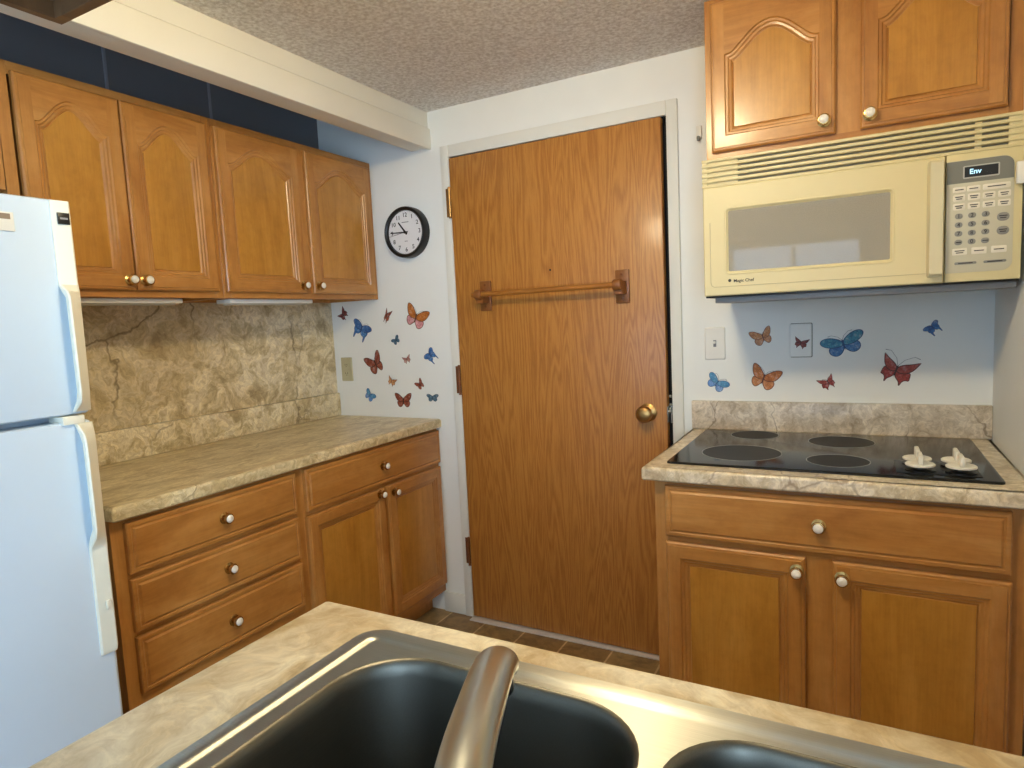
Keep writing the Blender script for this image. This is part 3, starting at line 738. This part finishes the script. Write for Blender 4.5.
for zz in (-.021, .021):
    r = B().rings([[(x, y, z+zz) for x, z in rrect(-.016, -.014, .016, .014, .007, 3)] for y in (-.0055, -.0078)])
    for xx in (-.006, .006): r.box((xx-.001, -.0082, zz-.002), (xx+.001, -.0077, zz+.006), 0, 1)
    r.lathe([(.002, 0), (.002, .0004)], (0, -.0078, zz-.007), (0, -1, 0), 8, 1)
    r.build('receptacle', [ALMOND, INK], ot)
lt = thing('wall_hook', 'little white cord hook on the wall beside the upper right cabinet', 'hook', (.768, 0, 1.963))
B().box((-.010, -.010, -.018), (.010, -.0003, .028), .003).build('hook_base', PLATE, lt)
B().box((-.005, -.024, -.026), (.006, -.010, -.010), .003).build('hook_tongue', GREYP, lt)
tag(B().box((1.598, -.424, 1.610), (1.6243, -.408, 1.662), .002).build('wall_clip', PLATE), 'small white plastic clip on the wall at the right edge of the microwave', 'clip')

cl = thing('wall_clock', 'round black wall clock with a white face on the wall left of the door', 'clock', (-.518, 0, 1.756))
R0 = .113
B().lathe([(R0-.004, .0005), (R0, .004), (R0, .036), (R0-.003, .043), (R0-.009, .045), (R0-.016, .041), (R0-.018, .030), (R0-.018, .028)], (0, 0, 0), (0, -1, 0), 56).build('rim', BLACK, cl)
fa = B().lathe([(R0-.017, .0285), (R0-.017, .0300)], (0, 0, 0), (0, -1, 0), 56, 0)
for hnum in range(1, 13):
    a = math.radians(90-30*hnum); x, z = .076*math.cos(a), .076*math.sin(a)
    fa.mesh(text_mesh(str(hnum), .026), lambda c: (x+c.x, -.0303-c.z, z+c.y), 1)
for k in range(60):
    a = 2*PI*k/60; L_ = .0035
    x, z = .0915*math.cos(a), .0915*math.sin(a)
    fa.box((x-.0006, -.0305, z-.0006), (x+.0006, -.0300, z+.0006), 0, 1)
fa.box((-.019, -.0304, .043), (.019, -.0300, .0465), 0, 2).box((-.008, -.0304, -.040), (.008, -.0300, -.037), 0, 2)
fa.build('face', [FACE, INK, INKG], cl)
def hand(name, ang_deg, l0, l1, w0, w1, y):
    a = math.radians(90-ang_deg); dx, dz = math.cos(a), math.sin(a); nx, nz = -dz, dx
    pts = [(dx*l0+nx*w0, dz*l0+nz*w0), (dx*l0-nx*w0, dz*l0-nz*w0), (dx*l1-nx*w1, dz*l1-nz*w1), (dx*l1+nx*w1, dz*l1+nz*w1)]
    B().rings([[(x, y, z) for x, z in pts], [(x, y-.001, z) for x, z in pts]]).build(name, BLACK, cl)
hand('hour_hand', 322, -.012, .058, .0045, .0030, -.0325)
hand('minute_hand', 272, -.014, .082, .0032, .0020, -.0345)
hand('second_hand', 261, -.020, .092, .0008, .0006, -.0365)
B().lathe([(.006, .030), (.006, .039), (.003, .040)], (0, 0, 0), (0, -1, 0), 16).build('hub', BLACK, cl)

# ------------------------------------------------------------------ ceiling lamp of the kitchen (above the view)
cm = thing('ceiling_lamp', 'round ceiling lamp with a warm glass dome over the kitchen floor', 'ceiling lamp', (.70, -1.555, ZC))
B().lathe([(.085, -.001), (.088, -.008), (.080, -.018), (.086, -.022)], n=40).build('base', BRASS, cm)
B().lathe([(.080, -.020), (.099, -.038), (.103, -.072), (.094, -.107), (.070, -.132), (.038, -.144), (.003, -.147)], n=40).build('glass_dome', LAMPM, cm)

# ------------------------------------------------------------------ butterfly wall decals
def wingpts(kind):
    if kind == 'swallow':
        fore = [(.0, .12), (.16, .24), (.36, .30), (.56, .26), (.62, .14), (.54, .04), (.42, -.06), (.28, -.14), (.0, -.12)]
        hind = [(.0, .02), (.24, .02), (.42, -.02), (.44, -.18), (.36, -.32), (.36, -.46), (.34, -.62), (.27, -.62), (.25, -.44), (.22, -.36), (.12, -.36), (.0, -.26)]
    elif kind == 'monarch':
        fore = [(.0, .10), (.14, .24), (.32, .40), (.54, .46), (.60, .38), (.55, .18), (.46, .02), (.30, -.10), (.0, -.10)]
        hind = [(.0, .02), (.24, .00), (.40, -.02), (.46, -.14), (.42, -.30), (.31, -.41), (.18, -.42), (.07, -.30), (.0, -.20)]
    elif kind == 'angle':
        fore = [(.0, .10), (.16, .22), (.36, .30), (.60, .44), (.60, .40), (.54, .22), (.46, .06), (.28, -.10), (.0, -.10)]
        hind = [(.0, .02), (.22, .00), (.44, .02), (.47, -.13), (.48, -.28), (.37, -.28), (.29, -.36), (.27, -.50), (.22, -.50), (.19, -.38), (.08, -.30), (.0, -.20)]
    else:
        fore = [(.0, .10), (.16, .24), (.36, .34), (.56, .34), (.66, .24), (.62, .10), (.48, -.02), (.30, -.10), (.0, -.10)]
        hind = [(.0, .02), (.22, .00), (.42, -.02), (.48, -.16), (.44, -.32), (.31, -.41), (.18, -.40), (.07, -.30), (.0, -.18)]
    return fore, hind
def smooth(poly):
    for _ in range(2):
        o = []
        for i in range(len(poly)):
            a = poly[i]; c = poly[(i+1) % len(poly)]
            o += [(a[0]*.75+c[0]*.25, a[1]*.75+c[1]*.25), (a[0]*.25+c[0]*.75, a[1]*.25+c[1]*.75)]
        poly = o
    return poly
def wingmat(name, c, c2):
    m = NT(name, .55); v = m.coord((1, 1, 1))
    f = m.noise(v, 70, 4, .65); vo = m.n('ShaderNodeTexVoronoi', {'Vector': v, 'Scale': 130.0}, feature='DISTANCE_TO_EDGE').outputs['Distance']
    col = m.ramp(f, [(.34, lin(c2)), (.52, lin(c)), (.68, tuple(x*.72+.2 for x in lin(c)[:3])+(1,))])
    col = m.mix(m.n('ShaderNodeMapRange', {'Value': vo, 'From Min': .02, 'From Max': .10, 'To Min': .45, 'To Max': 0}).outputs[0], col, tuple(x*.35 for x in lin(c2)[:3])+(1,))
    m.color(col); return m.m
PAL = {}
def pal(key, fore, fore2, hind, hind2, edge):
    PAL[key] = [wingmat('wing_'+key, fore, fore2), wingmat('hindwing_'+key, hind, hind2), plain('wing_edge_'+key, edge, .55)]
pal('rust', '#9A4B33', '#7A3324', '#A2553B', '#803A28', '#3A1E1C')
pal('darkred', '#7E2E2A', '#5A1E20', '#8A3A30', '#642622', '#3A1618')
pal('orange', '#C97A36', '#A85C24', '#CE8C54', '#B56C38', '#5A2E1C')
pal('pinkorange', '#C6782E', '#9E5420', '#DDA3A8', '#B9707E', '#6A4226')
pal('tan', '#C58A56', '#A5683C', '#C89066', '#A86E48', '#5E3524')
pal('peach', '#D69A62', '#BC7A44', '#D69A62', '#BC7A44', '#8A5636')
pal('rose', '#B87F72', '#96604F', '#C79284', '#A26E60', '#7C4E46')
pal('blue', '#3F74B4', '#2A5290', '#4A86C4', '#2F5FA0', '#27406E')
pal('skyblue', '#5A9CC8', '#3A78AC', '#7FA6DC', '#4F7CC0', '#2C5684')
pal('teal', '#3D8CA6', '#2C6C94', '#3F78B0', '#2F5A98', '#1E4470')
pal('slate', '#4C7088', '#36566E', '#4C7088', '#36566E', '#2E4658')
pal('red', '#A8493E', '#863228', '#A03830', '#7C2620', '#381A18')
def butterfly(label, x, z, wdt, rot, kind, key, lf=1, rf=1, hs=1, ant=.3, y=0):
    wdt *= .92; a = math.radians(rot); ca, sa = math.cos(a), math.sin(a)
    b = B(); fore, hind = wingpts(kind)
    def T_(p): 
        px, pz = p[0]*wdt, p[1]*wdt*hs
        return (px*ca - pz*sa, px*sa + pz*ca)
    def plate(poly, y0, y1, mi):
        q = [T_(p) for p in poly]
        b.rings([[(u, y0, v) for u, v in q], [(u, y1, v) for u, v in q]], mi)
    for s_, f_ in ((-1, lf), (1, rf)):
        if f_ <= 0: continue
        for poly, mi, dy in ((hind, 1, 0), (fore, 0, .0006)):
            sm = smooth(poly); 
            if s_ > 0: pass
            wid = .026
            inn = offset(sm, wid) if _ccw(sm) else offset(sm[::-1], wid)
            mk = lambda P_: [(s_*p[0]*f_, p[1]) for p in P_]
            plate(mk(sm), -.0003-dy, -.0007-dy, 2); plate(mk(inn), -.0007-dy, -.0010-dy, mi)
    bd = [(0, -.26), (.022, -.16), (.024, 0), (.030, .06), (.022, .12), (0, .15), (-.022, .12), (-.030, .06), (-.024, 0), (-.022, -.16)]
    plate(bd, -.0016, -.0024, 2)
    if ant:
        for s_ in (-1, 1):
            pts = [(s_*.01, .14), (s_*(.05+.1*ant), .14+.30*ant), (s_*(.10+.35*ant), .14+.55*ant), (s_*(.12+.55*ant), .14+.52*ant)]
            b.tube([(T_(p)[0], -.0010, T_(p)[1]) for p in pts], [.0007, .0006, .0006, .0010], 6, 3, upv=(0, 1, 0))
    o = b.build('butterfly_decal', PAL[key] + [INKG], None, (x, y, z), ang=20)
    return tag(o, label, 'butterfly decal', 'butterfly wall decals')
def _ccw(p): return sum(p[i][0]*p[(i+1) % len(p)][1] - p[(i+1) % len(p)][0]*p[i][1] for i in range(len(p))) > 0
BF = [
 ('small dark red butterfly decal in the corner under the left wall cabinet', -.951, 1.410, .066, 52, 'angle', 'darkred', .75, .9, 1, 0),
 ('blue swallowtail butterfly decal with two tails, above the almond outlet', -.838, 1.340, .108, -28, 'swallow', 'blue', 1, 1, 1, .35),
 ('small reddish brown folded butterfly decal straight below the clock', -.680, 1.395, .070, -28, 'angle', 'rust', .35, .6, 1.2, .2),
 ('large orange and pink butterfly decal, biggest of those left of the door', -.512, 1.378, .122, -24, 'monarch', 'pinkorange', .95, 1, 1, .4),
 ('tiny slate blue butterfly decal below the large orange and pink one', -.637, 1.277, .042, 35, 'round', 'slate', 1, 1, 1.2, 0),
 ('blue swallowtail butterfly decal seen side on, nearest the door casing', -.446, 1.206, .080, 48, 'swallow', 'blue', .8, .7, 1, .2),
 ('tiny rose brown butterfly decal in the middle of the left group', -.580, 1.187, .044, 18, 'angle', 'rose', 1, 1, 1, 0),
 ('rust brown monarch butterfly decal, larger one right of the almond outlet', -.768, 1.171, .112, 26, 'monarch', 'rust', .95, .75, 1.1, .25),
 ('small peach butterfly decal below the rust brown monarch', -.677, 1.085, .052, -24, 'angle', 'peach', .8, 1, 1, .2),
 ('small rust and grey butterfly decal below the tiny rose brown one', -.513, 1.070, .056, 38, 'monarch', 'rust', .8, .7, 1, .3),
 ('small bright blue butterfly decal low on the wall below the almond outlet', -.816, 1.016, .066, -38, 'round', 'skyblue', .8, .9, 1.1, .2),
 ('rust monarch butterfly decal with level wings just above the left worktop', -.614, .994, .090, 0, 'monarch', 'rust', 1, 1, .95, .25),
 ('small blue butterfly decal low by the door casing above the worktop end', -.446, 1.010, .056, 0, 'round', 'slate', 1, 1, .9, .2),
 ('tan orange butterfly decal between the light switch and the blank plate', .972, 1.245, .076, 18, 'monarch', 'tan', 1, .8, .95, .25),
 ('tiny dark red butterfly decal on the blank cover plate', 1.094, 1.221, .044, -14, 'angle', 'darkred', .9, 1, 1, 0, -.0092),
 ('big teal blue butterfly decal right of the blank plate', 1.221, 1.215, .112, 17, 'round', 'teal', 1, 1, .88, .45),
 ('small dark blue swallowtail butterfly decal below the microwave keypad', 1.468, 1.260, .052, 40, 'swallow', 'blue', .9, .8, .9, .2),
 ('orange butterfly decal with long feelers below the tan orange one', .974, 1.101, .098, -19, 'monarch', 'orange', .9, 1, 1.02, .4),
 ('red butterfly decal with long curled feelers, above the cooktop knobs', 1.373, 1.128, .104, -20, 'angle', 'red', .85, 1, 1.0, .75),
 ('small red butterfly decal just above the upstand in the middle of the cooktop', 1.176, 1.087, .054, 28, 'angle', 'red', 1, .75, 1, .25),
 ('pale blue butterfly decal under the white light switch', .816, 1.083, .070, -34, 'round', 'skyblue', 1, 1, 1.05, .45),
]
for r_ in BF: butterfly(*r_)
